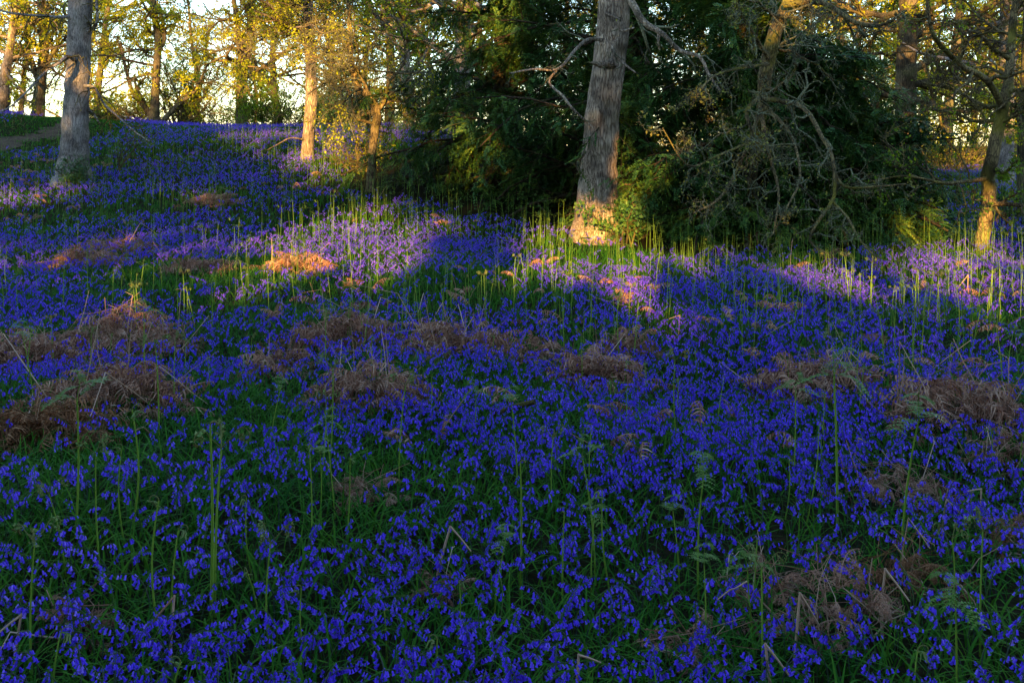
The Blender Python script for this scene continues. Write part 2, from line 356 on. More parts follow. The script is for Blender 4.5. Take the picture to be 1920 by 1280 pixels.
def bell_density(x, y):
    """0..1: how thick the flowers are; green gaps where low"""
    g = vnoise(x*.9, y*.9, 5, 3)
    d = .72+.6*g-.16*ss(7, 9, y)-.06*ss(15, 19, y)*ss(-.08, -.16, x/y)
    for px, py, rx, ry, k in ((650, 1010, 150, 55, .9), (1380, 985, 110, 45, .7), (700, 905, 110, 45, .7), (1640, 980, 60, 40, .6), (250, 900, 120, 30, .4), (960, 1170, 150, 30, .45), (640, 555, 160, 14, .6), (330, 545, 160, 14, .6), (450, 830, 100, 30, .3), (60, 870, 60, 25, .6), (1750, 465, 80, 22, .6), (1690, 530, 90, 12, .5), (1060, 470, 90, 22, .5), (1600, 545, 90, 8, .45), (1820, 520, 80, 14, .45), (1240, 500, 120, 10, .3), (560, 525, 60, 8, .4), (700, 330, 60, 30, .3)):
        q = gpt(px, py); r2 = ((x-q[0])/(rx/F*q[1]))**2+((y-q[1])/(ry/F*q[1]**2/EYE))**2; d = d-k*np.exp(-r2*1.2)
    return np.clip(d, .04, 1)*heap_mask(x, y)*cover_mask(x, y)
P0 = [bell_proto(rng, 0) for _ in range(10)]; P1 = [bell_proto(rng, 1) for _ in range(8)]; P2 = [bell_proto(rng, 2) for _ in range(8)]
protomesh = [(a.mesh('flower_stem', M_stem), b.mesh('bells', M_bell)) for a, b in P0]
def bluebells():
    st, be = MB(), MB()
    x, y = scatter(rng, 2.0, 7.2, 270, .7); k = rng.random(len(x)) < bell_density(x, y); x, y = x[k], y[k]
    z = gz(x, y); yaw = rng.uniform(0, 6.28, len(x)); s = rng.uniform(.68, 1.0, len(x)); til = rng.uniform(0, .16, len(x)); td = rng.uniform(0, 6.28, len(x)); pi_ = rng.integers(0, 10, len(x))
    inv = (np.abs(x) < .512*y) & (y > 2.55); order = np.argsort(np.where(inv, y, 99))[:300]
    solo = np.zeros(len(x), bool); solo[order] = True
    for i in order:
        r = thing('bluebell', (x[i], y[i], z[i]), 'violet-blue bluebell stem with nodding bells in the nearest rows of the carpet', 'bluebell', 'nearest bluebells')
        r.rotation_euler = (til[i]*math.cos(td[i]), til[i]*math.sin(td[i]), yaw[i]); r.scale = (s[i],)*3
        for nm, me in zip(('flower_stem', 'bells'), protomesh[pi_[i]]): link(nm, me, r)
    for j in range(10):
        k = (pi_ == j) & ~solo; p = np.stack([x[k], y[k], z[k]], -1)
        stamp(st, P0[j][0], p, yaw[k], s[k], til[k], td[k]); stamp(be, P0[j][1], p, yaw[k], s[k], til[k], td[k])
    for d0, d1, dens, PP in ((7.2, 15, 150, P1), (15, 40, 88, P2)):
        x, y = scatter(rng, d0, d1, dens); k = rng.random(len(x)) < bell_density(x, y); x, y = x[k], y[k]; z = gz(x, y)
        yaw = rng.uniform(0, 6.28, len(x)); s = rng.uniform(.75, 1.15, len(x)); til = rng.uniform(0, .15, len(x)); td = rng.uniform(0, 6.28, len(x)); pi_ = rng.integers(0, 8, len(x))
        for j in range(8):
            k = pi_ == j; p = np.stack([x[k], y[k], z[k]], -1)
            stamp(st, PP[j][0], p, yaw[k], s[k], til[k], td[k]); stamp(be, PP[j][1], p, yaw[k], s[k]*(1.0 if d0 > 14 else .92), til[k], td[k])
    me = MB(); me.v = st.v+be.v; me.n = st.n+be.n; me.f = st.f+[(f+st.n, 1, b) for f, m, b in be.f]
    tag(link('bluebell_carpet', me.mesh('bluebell_carpet', [M_stem, M_bell])), 'dense violet-blue carpet of bluebells covering the woodland floor', 'bluebells', None, 'stuff')
bluebells()
def grass():
    mb = MB()
    for d0, d1, dens, n, sc_ in ((2.0, 7.5, 1500, 5, .8), (7.5, 15, 720, 3, 1.), (15, 40, 230, 2, 1.4)):
        pr = [blade_proto(rng, n, rng.uniform(.12, .23), rng.uniform(.006, .011)*sc_, rng.uniform(.15, .8)) for _ in range(12)]
        x, y = scatter(rng, d0, d1, dens); g = .62+.4*vnoise(x*1.3, y*1.3, 9, 3)
        k = rng.random(len(x)) < np.clip(g, .2, 1)*np.clip(heap_mask(x, y)+.1, 0, 1)*(yew_mask(x, y)*ss(.45, .75, path_dist(x, y))); x, y = x[k], y[k]
        p = np.stack([x, y, gz(x, y)], -1); c = rng.integers(0, 12, len(x)); yaw = rng.uniform(0, 6.28, len(x)); s = rng.uniform(.6, 1.25, len(x))
        s = s*(1-.55*ss(2.1, 1.5, path_dist(x, y)))
        for j in range(12): k = c == j; stamp(mb, pr[j], p[k], yaw[k], s[k])
    x = rng.uniform(-22, -10, 26000); y = rng.uniform(21, 38, 26000); q = path_dist(x, y); k = (q > .3) & (q < 2.2); x, y = x[k], y[k]
    pr = blade_proto(rng, 2, .12, .018, .5); stamp(mb, pr, np.stack([x, y, gz(x, y)], -1), rng.uniform(0, 6.28, len(x)), rng.uniform(.5, 1.2, len(x)))
    tag(link('grass', mb.mesh('grass', M_blade)), 'green strap-like leaves filling the gaps between the bluebells', 'grass', None, 'stuff')
grass()

# ------------------------------------------------------------------ bracken shoots
def spiral(r0, turns, n, start=np.pi/2):
    """curl in the xz plane starting at the origin heading +z, bending to +x"""
    t = np.linspace(0, 1, n); th = t*turns*2*np.pi; ds = (r0*(1-.78*t))*turns*2*np.pi/n
    dx = np.sin(th)*ds; dz = np.cos(th)*ds
    return np.stack([np.cumsum(dx)-dx[0], np.zeros(n), np.cumsum(dz)-dz[0]], -1)
def pinna(mb, S, D, L, n, side, w):
    """small comb leaflet: rib along D with paired leaflets"""
    D = nrm(np.asarray(D, float)); sv = nrm(np.cross(D, side)); t = (np.arange(n)+.5)/n
    for sg in (-1, 1):
        b = S+D[None]*(t*L)[:, None]; l = w*(1-t*.75)[:, None]; tip = b+sg*sv*l+D*l*.35
        V = np.stack([b-D*L/n*.42, tip, b+D*L/n*.42], 1); mb.add(V.reshape(-1, 3), np.arange(n*3).reshape(-1, 3), 0, False)
def shoot(rng, typ, lod=0):
    st, tp = MB(), MB(); k = 7 if lod == 0 else 3; H = 1.0; r = .0046
    lean = rng.normal(0, .03, 2); n = 10 if lod == 0 else 4
    z = np.linspace(0, 1, n); bow = .014*np.sin(z*3.1)*rng.normal()
    P = np.stack([lean[0]*z**2+bow, lean[1]*z**2, z*H], -1); tubes(st, P, np.linspace(r, r*.55, n), k)
    top = P[-1]; ns = 22 if lod == 0 else 7
    if typ == 0:      # shepherd's crook
        c = spiral(.030*rng.uniform(.7, 1.4), .85, ns); c = top+c; tubes(tp, c, np.linspace(r*.56, r*.35, ns), k)
        e = c[-1]; q = grow(rng, e[None].repeat(5, 0), rng.normal(0, 1, (5, 3))+[0, 0, -1.2], np.full(5, .045), np.full(5, .005), 3, .5, rend=.5); tubes(tp, *q, 4)
    elif typ == 1:    # three curled arms
        for a in np.array([0, 2.1, 4.2])+rng.uniform(0, 2):
            d = np.array([math.cos(a), math.sin(a), 0]); s = spiral(.032*rng.uniform(.7, 1.2), 1.25, ns)
            arm = np.linspace(0, 1, 4)[:, None]*(d*.05+np.array([0, 0, .05]))
            c = np.vstack([arm, arm[-1]+s[1:, :1]*d+s[1:, 2:]*np.array([0, 0, 1.])])+top; m = len(c)
            tubes(tp, c, np.linspace(r*.5, r*.34, m), max(3, k-2))
            if lod == 0:
                for i in range(5, m, 2): leaves(tp, rng, c[i][None]+rng.normal(0, .003, (3, 3)), .016)
    elif typ == 2:    # half open: small curled leaflets on side arms
        c0 = grow(rng, top[None], [[lean[0], lean[1], 1]], [.16], [r*.5], 6, .14, (.4, 0, 0)); tubes(tp, *c0, max(3, k-2)); cc = c0[0][0]
        for i, f in enumerate((0, 0, 2, 2, 4, 4)):
            a = rng.uniform(0, 6.28) if i % 2 == 0 else a+np.pi
            d = np.array([math.cos(a), math.sin(a), .55]); L = (.15, .15, .10, .10, .06, .06)[i]
            q = grow(rng, cc[f][None], d[None], [L], [r*.3], 6, .15, (0, 0, -1.2)); tubes(tp, *q, 3)
            for p_, nx in zip(q[0][0][1:-1], q[0][0][2:]):
                pinna(tp, p_, nx-p_+np.cross(nx-p_, [0, 0, 1])*1.6, L*.34, 4 if lod == 0 else 2, np.array([0, 0, 1.]), .016)
                pinna(tp, p_, nx-p_-np.cross(nx-p_, [0, 0, 1])*1.6, L*.34, 4 if lod == 0 else 2, np.array([0, 0, 1.]), .016)
    else:             # straight pencil with a tight nodding bud
        c = spiral(.016, .6, 10 if lod == 0 else 5)+top; m = len(c); tubes(tp, c, np.linspace(r*.6, r*.95, m)*np.where(np.arange(m) > m-2, .4, 1), k)
    return st, tp
SH0 = [shoot(rng, t) for t in (0, 0, 0, 1, 1, 1, 2, 2, 2, 3, 3)]; SHT = (0, 0, 0, 1, 1, 1, 2, 2, 2, 3, 3)
SH1 = [shoot(rng, t, 1) for t in (0, 0, 1, 1, 2, 2, 2, 3)]
shm = [(a.mesh('stalk', M_shoot), b.mesh('curled_tip', M_frond if t == 2 else M_tip)) for (a, b), t in zip(SH0, SHT)]
TYPL = {0: 'slim green bracken shoot with a crook-shaped top standing among the bluebells', 1: 'green bracken shoot topped by three curled arms among the bluebells',
        2: 'green bracken shoot with small half-open fronds above the bluebells', 3: 'straight green bracken shoot with a tight bud above the bluebells'}
HERO = [  # px, py top, py base, prototype, yaw, label
 (60, 1005, 1290, 3, .2, 'pale thick bracken shoot with umbrella-like curled top at the lower left'),
 (100, 1190, 1330, 0, .3, 'grey-green bracken crook bending right at the lower left corner'),
 (395, 770, 1175, 9, 0, 'tallest straight bracken shoot left of centre in the foreground'),
 (403, 830, 1160, 4, 1., 'curly topped bracken shoot right beside the tallest straight one'),
 (507, 1000, 1235, 5, .4, 'near bracken shoot with bushy curled head and a dry brown leaf scrap'),
 (300, 925, 1200, 1, 3.1, 'tall bracken crook bending left over the near bluebells'),
 (322, 985, 1180, 0, .1, 'short bracken crook curling right beside a taller one on the left'),
 (142, 730, 1010, 6, 1.2, 'tall shoot with forked leafy top before the rusty bracken patch'),
 (340, 1240, 1380, 1, 3.0, 'thick pale bracken hook at the bottom edge left of centre'),
 (840, 1190, 1330, 2, 3.1, 'green bracken hook curling left at the bottom centre'),
 (1055, 950, 1150, 9, 2., 'blunt topped bracken shoot near the centre of the foreground'),
 (1838, 985, 1230, 4, .5, 'tall bracken shoot with spread curled arms on the lower right'),
 (1795, 1105, 1350, 7, 3., 'thick near bracken shoot with drooping leafy side arms at lower right'),
 (1715, 1225, 1350, 0, 0., 'low bracken hook at the bottom edge on the right'),
 (1570, 690, 1000, 7, .5, 'tall leafy bracken shoot before the right-hand mound'),
 (1690, 760, 1060, 8, 1.5, 'tall leafy bracken shoot between the two right-hand mounds'),
 (1310, 880, 1130, 6, 2., 'leafy topped bracken shoot right of the centre foreground'),
 (245, 750, 1010, 1, 0., 'straight bracken shoot with a small crook before the long low heap'),
 (1145, 905, 1120, 2, 3., 'bracken crook bending left in the middle foreground'),
 (975, 850, 1120, 9, 0., 'thin tall bracken shoot with bare top at mid foreground'),
 (1430, 1060, 1290, 4, 1., 'bracken shoot with a flat curled head left of the near stalk clump'),
]
def shoots():
    n = 0
    def one(x, y, h, j, yaw, lab, grp, til=0., td=0., fat=1.):
        z = float(gz(x, y)); r = thing('bracken_shoot', (x, y, z), lab, 'fern shoot', grp); w = max(.72, min(1.25, h/.55))*fat
        r.rotation_euler = (til*math.cos(td), til*math.sin(td), yaw)
        for nm, me in zip(('stalk', 'curled_tip'), shm[j]):
            c = link(nm, me, r)
            if nm == 'stalk': c.scale = (w, w, h)
            else: q_ = .85 if y < 7 else .6; c.scale = (w*q_,)*3; tt = SHTOP[j]; c.location = (tt[0]*w*(1-q_), tt[1]*w*(1-q_), h-tt[2]*w*q_)
    SHTOP = [a.v[0][-7:].mean(0) for a, b in SH0]
    for px, pyt, pyb, j, yaw, lab in HERO:
        d = ground_d(px, pyb); h = (pyb-pyt)/F*d*(.93); one(at(px, d), d, h, j, yaw, lab, None, fat=1.15); n += 1
    def dens(x, y):
        u = x/y
        d = 2.6+1.6*ss(-.2, .1, u)*ss(5, 9, y)+.5*ss(15, 20, y)
        d = d+7.*ss(7, 10, y)*ss(-.3, .05, u)+1.5*ss(4, 7, y); d = d+9.*np.exp(-((y-14.5)/2.2)**2)*ss(-.0, .04, u)*ss(.25, .15, u)*1.5+1.1*np.exp(-((u-.35)/.12)**2-((y-8)/2.5)**2)
        d = d+4.*np.exp(-((y-22)/5)**2)*ss(-.06, -.12, u)
        return np.clip(d*(1+.5*vnoise(x*.8, y*.8, 21, 2)), 0.05, 22)*cover_mask(x, y)*(1-.8*(np.abs(x-1.33)<.55)*(y > 12.8))
    x, y = scatter(rng, 2.9, 30, 22., .3); k = rng.random(len(x)) < dens(x, y)/22.; x, y = x[k], y[k]
    order = np.argsort(y); x, y = x[order], y[order]; inv = (np.abs(x) < .513*y)
    solo = np.zeros(len(x), bool); solo[np.where(inv)[0][:278]] = True
    h = rng.uniform(.32, .60, len(x))*(1+.2*ss(9, 15, y))*(1-.3*ss(4.5, 3, y))
    for i in np.where(solo)[0]:
        j = int(rng.integers(0, 11)); one(x[i], y[i], h[i]*(.75 if SHT[j] in (0, 3) and y[i] < 7 else .95), j, rng.uniform(0, 6.28), TYPL[SHT[j]], 'bracken shoots among the bluebells', rng.uniform(0, .12), rng.uniform(0, 6.28))
    mb = MB(); k = ~solo; x, y, h = x[k], y[k], h[k]; c = rng.integers(0, 8, len(x))
    for j in range(8):
        q = c == j; p = np.stack([x[q], y[q], gz(x[q], y[q])], -1)
        for pm, mi in ((SH1[j][0], 0), (SH1[j][1], 1)):
            t0 = mb.n; nf = len(mb.f); stamp(mb, pm, p, rng.uniform(0, 6.28, len(p)), h[q], rng.uniform(0, .12, len(p)), rng.uniform(0, 6.28, len(p)))
            for a in range(nf, len(mb.f)): mb.f[a] = (mb.f[a][0], mi, mb.f[a][2])
    tag(link('distant_bracken_shoots', mb.mesh('distant_bracken_shoots', [M_shoot, M_frond])), 'many thin green bracken shoots rising from the farther bluebells and the slope', 'fern shoots', None, 'stuff')
shoots()

# ------------------------------------------------------------------ dead bracken
def dead_frond(mb, rng, S, yaw, L, fine, arch):
    n = 15 if fine else 12; t = np.linspace(0, 1, n+1)
    th = 1.0-arch*t*2.2; ds = L/n; c, s = math.cos(yaw), math.sin(yaw)
    r = np.concatenate([[0], np.cumsum(np.cos(th)*ds)[:-1]]); z = np.concatenate([[0], np.cumsum(np.sin(th)*ds)[:-1]])
    lat = .05*np.sin(t*4+rng.uniform(0, 6))*L
    P = S+np.stack([c*r-s*lat, s*r+c*lat, z], -1); tubes(mb, P, np.linspace(.0022, .0008, n+1)*(1.6 if not fine else 1), 3)
    T = nrm(np.gradient(P, axis=0)); side = np.array([-s, c, 0.]); tw = rng.uniform(-1.4, 1.4)
    for i in range(1, n+1):
        l = L*.30*math.sin(math.pi*min(1, (i+1.5)/(n+2.5)))**.8
        for sg in (-1, 1):
            up = np.cross(T[i], side); cl = rng.uniform(-1.6, 1.2)
            d = nrm(sg*side*math.cos(tw)+up*(sg*math.sin(tw)-.4)+T[i]*.5)
            m = 4 if fine else 3; q = [P[i]]
            for _ in range(m): d = nrm(d+np.array([0, 0, -.55])*rng.uniform(.2, 1)+T[i]*cl*.35); q.append(q[-1]+d*l/m)
            q = np.array(q)
            if fine:
                for a, b in zip(q[:-1], q[1:]): pinna(mb, a, b-a, np.linalg.norm(b-a), 4, up, .0075)
            else:
                w = np.linspace(.0055, .0015, m+1)[:, None]*T[i]; V = np.concatenate([q-w, q+w])
                mb.add(V, [[e, e+1, m+2+e, m+1+e] for e in range(m)], 0, False)
def heaps():
    for (px, py, wpx, H, lab, ns, col), (hx, hy, r) in zip(HEAPS, HC):
        hz_ = float(gz(hx, hy)); root = thing('dead_bracken_heap', (hx, hy, hz_), lab, 'dead bracken', 'heaps of dead bracken')
        fine = hy < 5.2; fr = MB(); nf = int(np.clip(150*(r/.4)**1.0*(1 if hy < 12 else .6), 35, 170))
        if fine: nf = int(nf*.42)
        for k in range(nf):
            a = rng.uniform(0, 6.28); q = rng.random()**.5*(1.25 if k % 4 == 0 else 1.); x = hx+math.cos(a)*q*r*.95; y = hy+math.sin(a)*q*r*.6
            z = gz(x, y)+H*.8*max(0, 1-q*q)*rng.uniform(.35, 1.)*(1+.25*math.sin(x*9)*math.sin(y*7))
            dead_frond(fr, rng, np.array([x, y, z]), a+rng.normal(0, 1.1), rng.uniform(.13, .32)*(1 if r > .3 else .6), fine, rng.uniform(.5, 1.25))
        for k in range(int(nf*1.1)):      # fine broken straws tangled through the heap
            a = rng.uniform(0, 6.28); q = rng.random()**.5; x = hx+math.cos(a)*q*r; y = hy+math.sin(a)*q*r*.62; az = rng.uniform(0, 6.28); el = rng.normal(.15, .35); L = rng.uniform(.05, .18)
            c0 = np.array([x, y, float(gz(x, y))+H*.85*(1-q*q)*rng.uniform(.5, 1.25)+.03]); dv = np.array([math.cos(az)*math.cos(el), math.sin(az)*math.cos(el), math.sin(el)])*L
            tubes(fr, np.array([c0-dv, c0+rng.normal(0, .012, 3), c0+dv]), [.0016, .0014, .001], 3)
        part('fronds', fr, M_rust if col else M_dead, root)
        stk = MB()
        for k in range(ns+1):
            a = rng.uniform(0, 6.28); q = rng.random()**.5; S = np.array([hx+math.cos(a)*q*r, hy+math.sin(a)*q*r*.6, 0.]); S[2] = gz(S[0], S[1])+.02
            el = rng.uniform(.35, 1.45); az = rng.uniform(0, 6.28); L = rng.uniform(.25, .6)*(1 if r > .3 else .5)*min(1, H/.22+.2)
            D = np.array([math.cos(az)*math.cos(el), math.sin(az)*math.cos(el), math.sin(el)]); m = S+D*L+rng.normal(0, .01, 3)
            D2 = nrm(np.array([math.cos(az+.5)*1., math.sin(az+.5), rng.uniform(-1.3, .2)])); pts = [S, (S+m)/2+rng.normal(0, .006, 3), m]
            if rng.random() < .3: pts += [m+D2*L*.25, m+D2*L*rng.uniform(.3, .8)]
            rs = rng.uniform(.0018, .0042); pts = np.array(pts); pts = np.insert(pts, len(pts)-1, pts[-1]*.3+pts[-2]*.7+rng.normal(0, .006, 3), 0); tubes(stk, pts, np.linspace(rs, rs*.45, len(pts))*rng.uniform(.8, 1.15, len(pts)), 6, cap=True)
        part('stalks', stk, M_straw, root)
heaps()
STICKS = [(845, 985, 1095, 28, 'pale dry stalk leaning right in the centre foreground'), (1085, 1225, 1345, 8, 'thick snapped pale stalk at the bottom centre'),
 (327, 1115, 1250, 8, 'snapped brown stalk with a bent top at the lower left'), (40, 1150, 1250, 14, 'short rusty stalk leaning right at the far lower left'),
 (1435, 1205, 1340, -14, 'forked pale stalk left of the near stalk clump'), (1660, 1065, 1200, 6, 'pale upright stalk with a kinked top above the rusty fronds'),
 (1500, 1110, 1260, 12, 'long pale stalk leaning right inside the near clump'), (1840, 915, 990, 12, 'short tan stalk leaning right among the right-hand bluebells'),
 (1775, 935, 1010, 8, 'short tan stalk left of a similar one on the right'), (270, 800, 830, 60, 'tan stalk bent over before the grey-brown left heap'),
 (1610, 820, 880, 14, 'pale stick standing before the large right heap'), (180, 590, 640, 40, 'thin tan stalk leaning above the broad left heap'),
 (1275, 590, 640, 3, 'thin upright tan stalk behind the middle mounds'), (1815, 515, 570, 0, 'orange sunlit dead stalk left of the crooked right tree')]
for px, py0, py1, dx, lab in STICKS:
    d = ground_d(px-dx, py1); S = np.array([at(px-dx, d), d, float(gz(at(px-dx, d), d))]); T = pt(px, py0, d)
    root = thing('dry_stalk', S, lab, 'dry stalk', 'single dry bracken stalks'); mb = MB(); r = .0055
    tubes(mb, catmull([S, (S+T)/2+rng.normal(0, .006, 3), T], 7), np.linspace(r, r*.7, 7)*rng.uniform(.85, 1.1, 7), 6, cap=True); part('stalk', mb, M_straw, root)
    mb = MB(); dv = np.array([rng.choice([-1, 1])*rng.uniform(.5, 1), rng.normal(0, .3), -rng.uniform(.2, 1.2)]); L = np.linalg.norm(T-S)
    tubes(mb, np.array([T-[0, 0, .004], T+dv*L*.2, T+dv*L*.45]), [r*.75, r*.6, r*.5], 5, cap=True); part('bent_top', mb, M_dead if 'brown' in lab else M_straw, root)
def litter():
    fr = MB(); x, y = scatter(rng, 2.6, 24, 2.2, .3); w = vnoise(x*.6, y*.6, 41, 2)+.35*np.exp(-((y-8)/3.)**2); k = (rng.random(len(x)) < np.clip(.25+.9*w, .03, 1)*(1-.85*np.exp(-((y-14)/2.6)**2))*cover_mask(x, y)); x, y = x[k], y[k]
    for a, b in zip(x, y):
        z = float(gz(a, b))+rng.uniform(.08, .20)
        for _ in range(rng.integers(1, 4)): dead_frond(fr, rng, np.array([a+rng.normal(0, .08), b+rng.normal(0, .08), z]), rng.uniform(0, 6.28), rng.uniform(.12, .28), b < 4.5, rng.uniform(.4, 1.2))
        if rng.random() < .5:
            el = rng.uniform(.1, 1.4); az = rng.uniform(0, 6.28); L = rng.uniform(.15, .45); D = np.array([math.cos(az)*math.cos(el), math.sin(az)*math.cos(el), math.sin(el)]); S = np.array([a, b, z-.05])
            n0 = len(fr.f); tubes(fr, np.array([S, S+D*L*.5+rng.normal(0, .006, 3), S+D*L]), [.0028, .0024, .0018], 4); fr.f[n0:] = [(f, 1, q) for f, _, q in fr.f[n0:]]
    tag(link('bracken_litter', fr.mesh('bracken_litter', [M_dead, M_straw])), 'scattered scraps of dead brown bracken and straws among the bluebells', 'dead bracken', None, 'stuff')
litter()
# fallen twig
g_ = gpt(960, 812); rt = thing('fallen_branch', g_+[0, 0, .12], 'short dark fallen branch lying among bluebells at mid-field', 'branch'); mb = MB()
tubes(mb, catmull([g_+[-.12, 0, .1], g_+[0, .02, .14], g_+[.13, .03, .17]], 8), np.full(8, .016), 7, cap=True); part('wood', mb, M_twig, rt)

# ------------------------------------------------------------------ trees
def bark_disp(seed, amp=.06, kz=.8):
    r = np.random.default_rng(seed); ph = r.uniform(0, 6.28, 8)
    def f(P, a):
        z = P[:, :, 2][:, :, None]; a_ = a[None, None]
        return 1+amp*(np.sin(3*a_+ph[0]+z*kz)+.7*np.sin(5*a_+ph[1]-z*kz*1.4)+.5*np.sin(2*a_+ph[2]+z*2.3*kz)+.35*np.sin(9*a_+ph[3]+z*.7)+.3*np.sin(z*5+ph[4]+2*a_))
    return f
def px_path(pts, d):
    """[(px,py,dd,width px)] -> points and radii; dd is depth relative to the tree"""
    P = np.array([pt(a, b, d+c) for a, b, c, w in pts]); R = np.array([w/2/F*(d+c) for a, b, c, w in pts]); return P, R
def limb(mb, pts, d, n, k, seed, amp=.05, flare=0.):
    P, R = px_path(pts, d); m = len(P); Q = catmull(P, n); R = np.interp(np.linspace(0, m-1, n), np.arange(m), R)
    rr = np.random.default_rng(seed); Q[1:-1] += rr.normal(0, 1, (n-2, 3))*R[1:-1, None]*.03*(1 if amp < .06 else 3.)
    if flare:
        z = Q[:, 2]-Q[0, 2]; R = R*(1+flare*np.exp(-z/(R[0]*1.1)))
    tubes(mb, Q[None], R[None], k, 0, disp=bark_disp(seed, amp)); return Q, R
def twigs(mb_b, mb_l, rg, P, R, L, cfg):
    """branches of branches off given limbs, then leaves; cfg: list of (k, len ratio, angle, n seg, wobble, droop, sides)"""
    for lv, (k, lr, ang, n, wob, tr, sides) in enumerate(cfg['lv']):
        S, D, ln, r = spawn(rg, P, R, L, k, cfg.get('t0', .1) if lv == 0 else .12, 1., ang, .3, lr, .62, tap=cfg.get('tap', .4))
        r = np.maximum(r, cfg['rmin']); k_ = S[:, 2] > cfg.get('zmin', -9); S, D, ln, r = S[k_], D[k_], ln[k_], r[k_]
        P, R = grow(rg, S, D, ln, r, n, wob, (0, 0, tr), .35 if lv < len(cfg['lv'])-1 else .5); R = np.maximum(R, cfg['rmin']*.7); L = ln
        tubes(mb_b, P, R, sides)
    n = P.shape[1]; pts = P[:, -max(2, n*2//3):].reshape(-1, 3)
    cl = vnoise(pts[:, 0]*1.3+pts[:, 1]*.5, pts[:, 2]*1.5+pts[:, 1]*.7, 13, 2)
    pts = pts[rg.random(len(pts)) < cfg['lk']*np.clip(.75+1.6*cl, .05, 2.)]; c = cfg['lc']
    pts = np.repeat(pts, c, 0)+rg.normal(0, cfg['ls']*.6, (len(pts)*c, 3)); leaves(mb_l, rg, pts, cfg['ls'], down=cfg.get('down', .2))
def end_tree(root, trunk, br, lf, mt, mbr, ml):
    part('trunk', trunk, mt, root); part('branches', br, mbr, root); part('foliage', lf, ml, root)
def crown_limbs(rg, mb, Q, R, zs, n, L, up, wob, k=6, rr=.45):
    """main limbs leaving a trunk polyline above fraction zs"""
    S, D, ln, r = spawn(rg, Q[None], R[None], np.array([L]), n, zs, 1., 1.2, .25, 1., rr, flat=.5, tap=.35)
    P, Rr = grow(rg, S, D, ln, r, 11, wob, (0, 0, up), .3); tubes(mb, P, Rr, k); return P, Rr, ln
FARCFG = lambda ls=.10, lk=.5, lc=2: dict(lv=[(8, .5, .9, 6, .28, .0, 4), (6, .5, .9, 4, .3, -.1, 3)], rmin=.009, lk=lk, lc=lc, ls=ls)
MIDCFG = lambda ls=.06, lk=.6, lc=2, tr=-.2: dict(lv=[(9, .5, .95, 7, .26, tr, 4), (6, .5, .95, 5, .3, tr, 3), (4, .5, .9, 3, .3, tr, 3)], rmin=.005, lk=lk, lc=lc, ls=ls)

def tree(name, pts, d, label, cat, seed, mt, mbr, ml, cfg, limbs=(), H=15., nl=14, Ll=3.6, up=.3, zs=.3, wob=.2, k=14, amp=.05, flare=.35, limbcfg=None, group=None, rr=.42):
    rg = np.random.default_rng(seed); base = pt(pts[0][0], pts[0][1], d); gx, gy = base[0], d
    z0 = float(gz(gx, gy)); root = thing(name, (gx, gy, z0), label, cat, group)
    tr, br, lf = MB(), MB(), MB()
    p = list(pts); p = [(pts[0][0], HZ+(EYE-z0+.12)*F/d, 0, pts[0][3])]+p[1:]
    Q, R = limb(tr, p, d, 34, k, seed, amp, flare)
    # go on above the frame
    if H > Q[-1, 2]:
        dirn = nrm(Q[-1]-Q[-5]); L = (H-Q[-1, 2]); P2, R2 = grow(rg, Q[-1][None], (dirn+[0, 0, .7])[None], [L], [R[-1]], 12, .06, (0, 0, .3), .3); tubes(tr, P2, R2, k-4)
        n_up = max(3, nl//2); Pu, Ru, Lu = crown_limbs(rg, tr, P2[0], R2[0], .1, n_up, Ll*1.1, .4, wob, 5); twigs(br, lf, rg, Pu, Ru, Lu, FARCFG(.09, .6, 3))
    if nl:
        Pl, Rl, Ll_ = crown_limbs(rg, tr, Q, R, zs, nl, Ll, up, wob, 6, rr); twigs(br, lf, rg, Pl, Rl, Ll_, cfg)
    for j, lp in enumerate(limbs):
        Ql, Rl = limb(tr, lp, d, 22, 8, seed*7+j, .06)
        if limbcfg: twigs(br, lf, rg, Ql[None], Rl[None], np.array([np.linalg.norm(Ql[-1]-Ql[0])*1.0]), limbcfg)
    end_tree(root, tr, br, lf, mt, mbr, ml); return root

# --- 1 the big grey trunk on the left
tree('oak_tree', [(137, 345, 0, 58), (140, 300, 0, 50), (143, 200, 0, 45), (147, 100, 0, 43), (151, -20, 0, 41), (154, -120, 0, 39)], 21.5,
     'tall straight pale grey trunk standing alone in the flowers at left', 'oak tree', 101, M_grey, M_twig, M_leafB, MIDCFG(.05, .3, 1),
     limbs=[[(146, 118, -.1, 9), (128, 105, -.6, 8), (110, 118, -.9, 6), (85, 135, -1.2, 5), (60, 162, -1.5, 4), (20, 200, -1.8, 3), (-15, 215, -2, 2)],
            [(156, 160, -.1, 6), (178, 165, -.4, 5), (195, 195, -.5, 4), (225, 222, -.6, 3), (250, 245, -.6, 3), (280, 265, -.7, 2)],
            [(165, 205, 0, 8), (176, 215, 0, 5), (188, 235, 0, 3)],
            [(165, 60, -.1, 6), (182, 40, -.2, 5), (178, -30, -.2, 4)],
            [(140, 30, 0, 8), (110, 33, -.5, 6), (75, 30, -.8, 5), (20, 25, -1, 4), (-30, 10, -1, 3)]],
     nl=0, limbcfg=dict(lv=[(15, .42, .9, 7, .3, -.5, 4), (4, .5, .9, 5, .3, -.3, 3)], rmin=.006, lk=.12, lc=1, ls=.05), k=30, amp=.028, flare=.45)
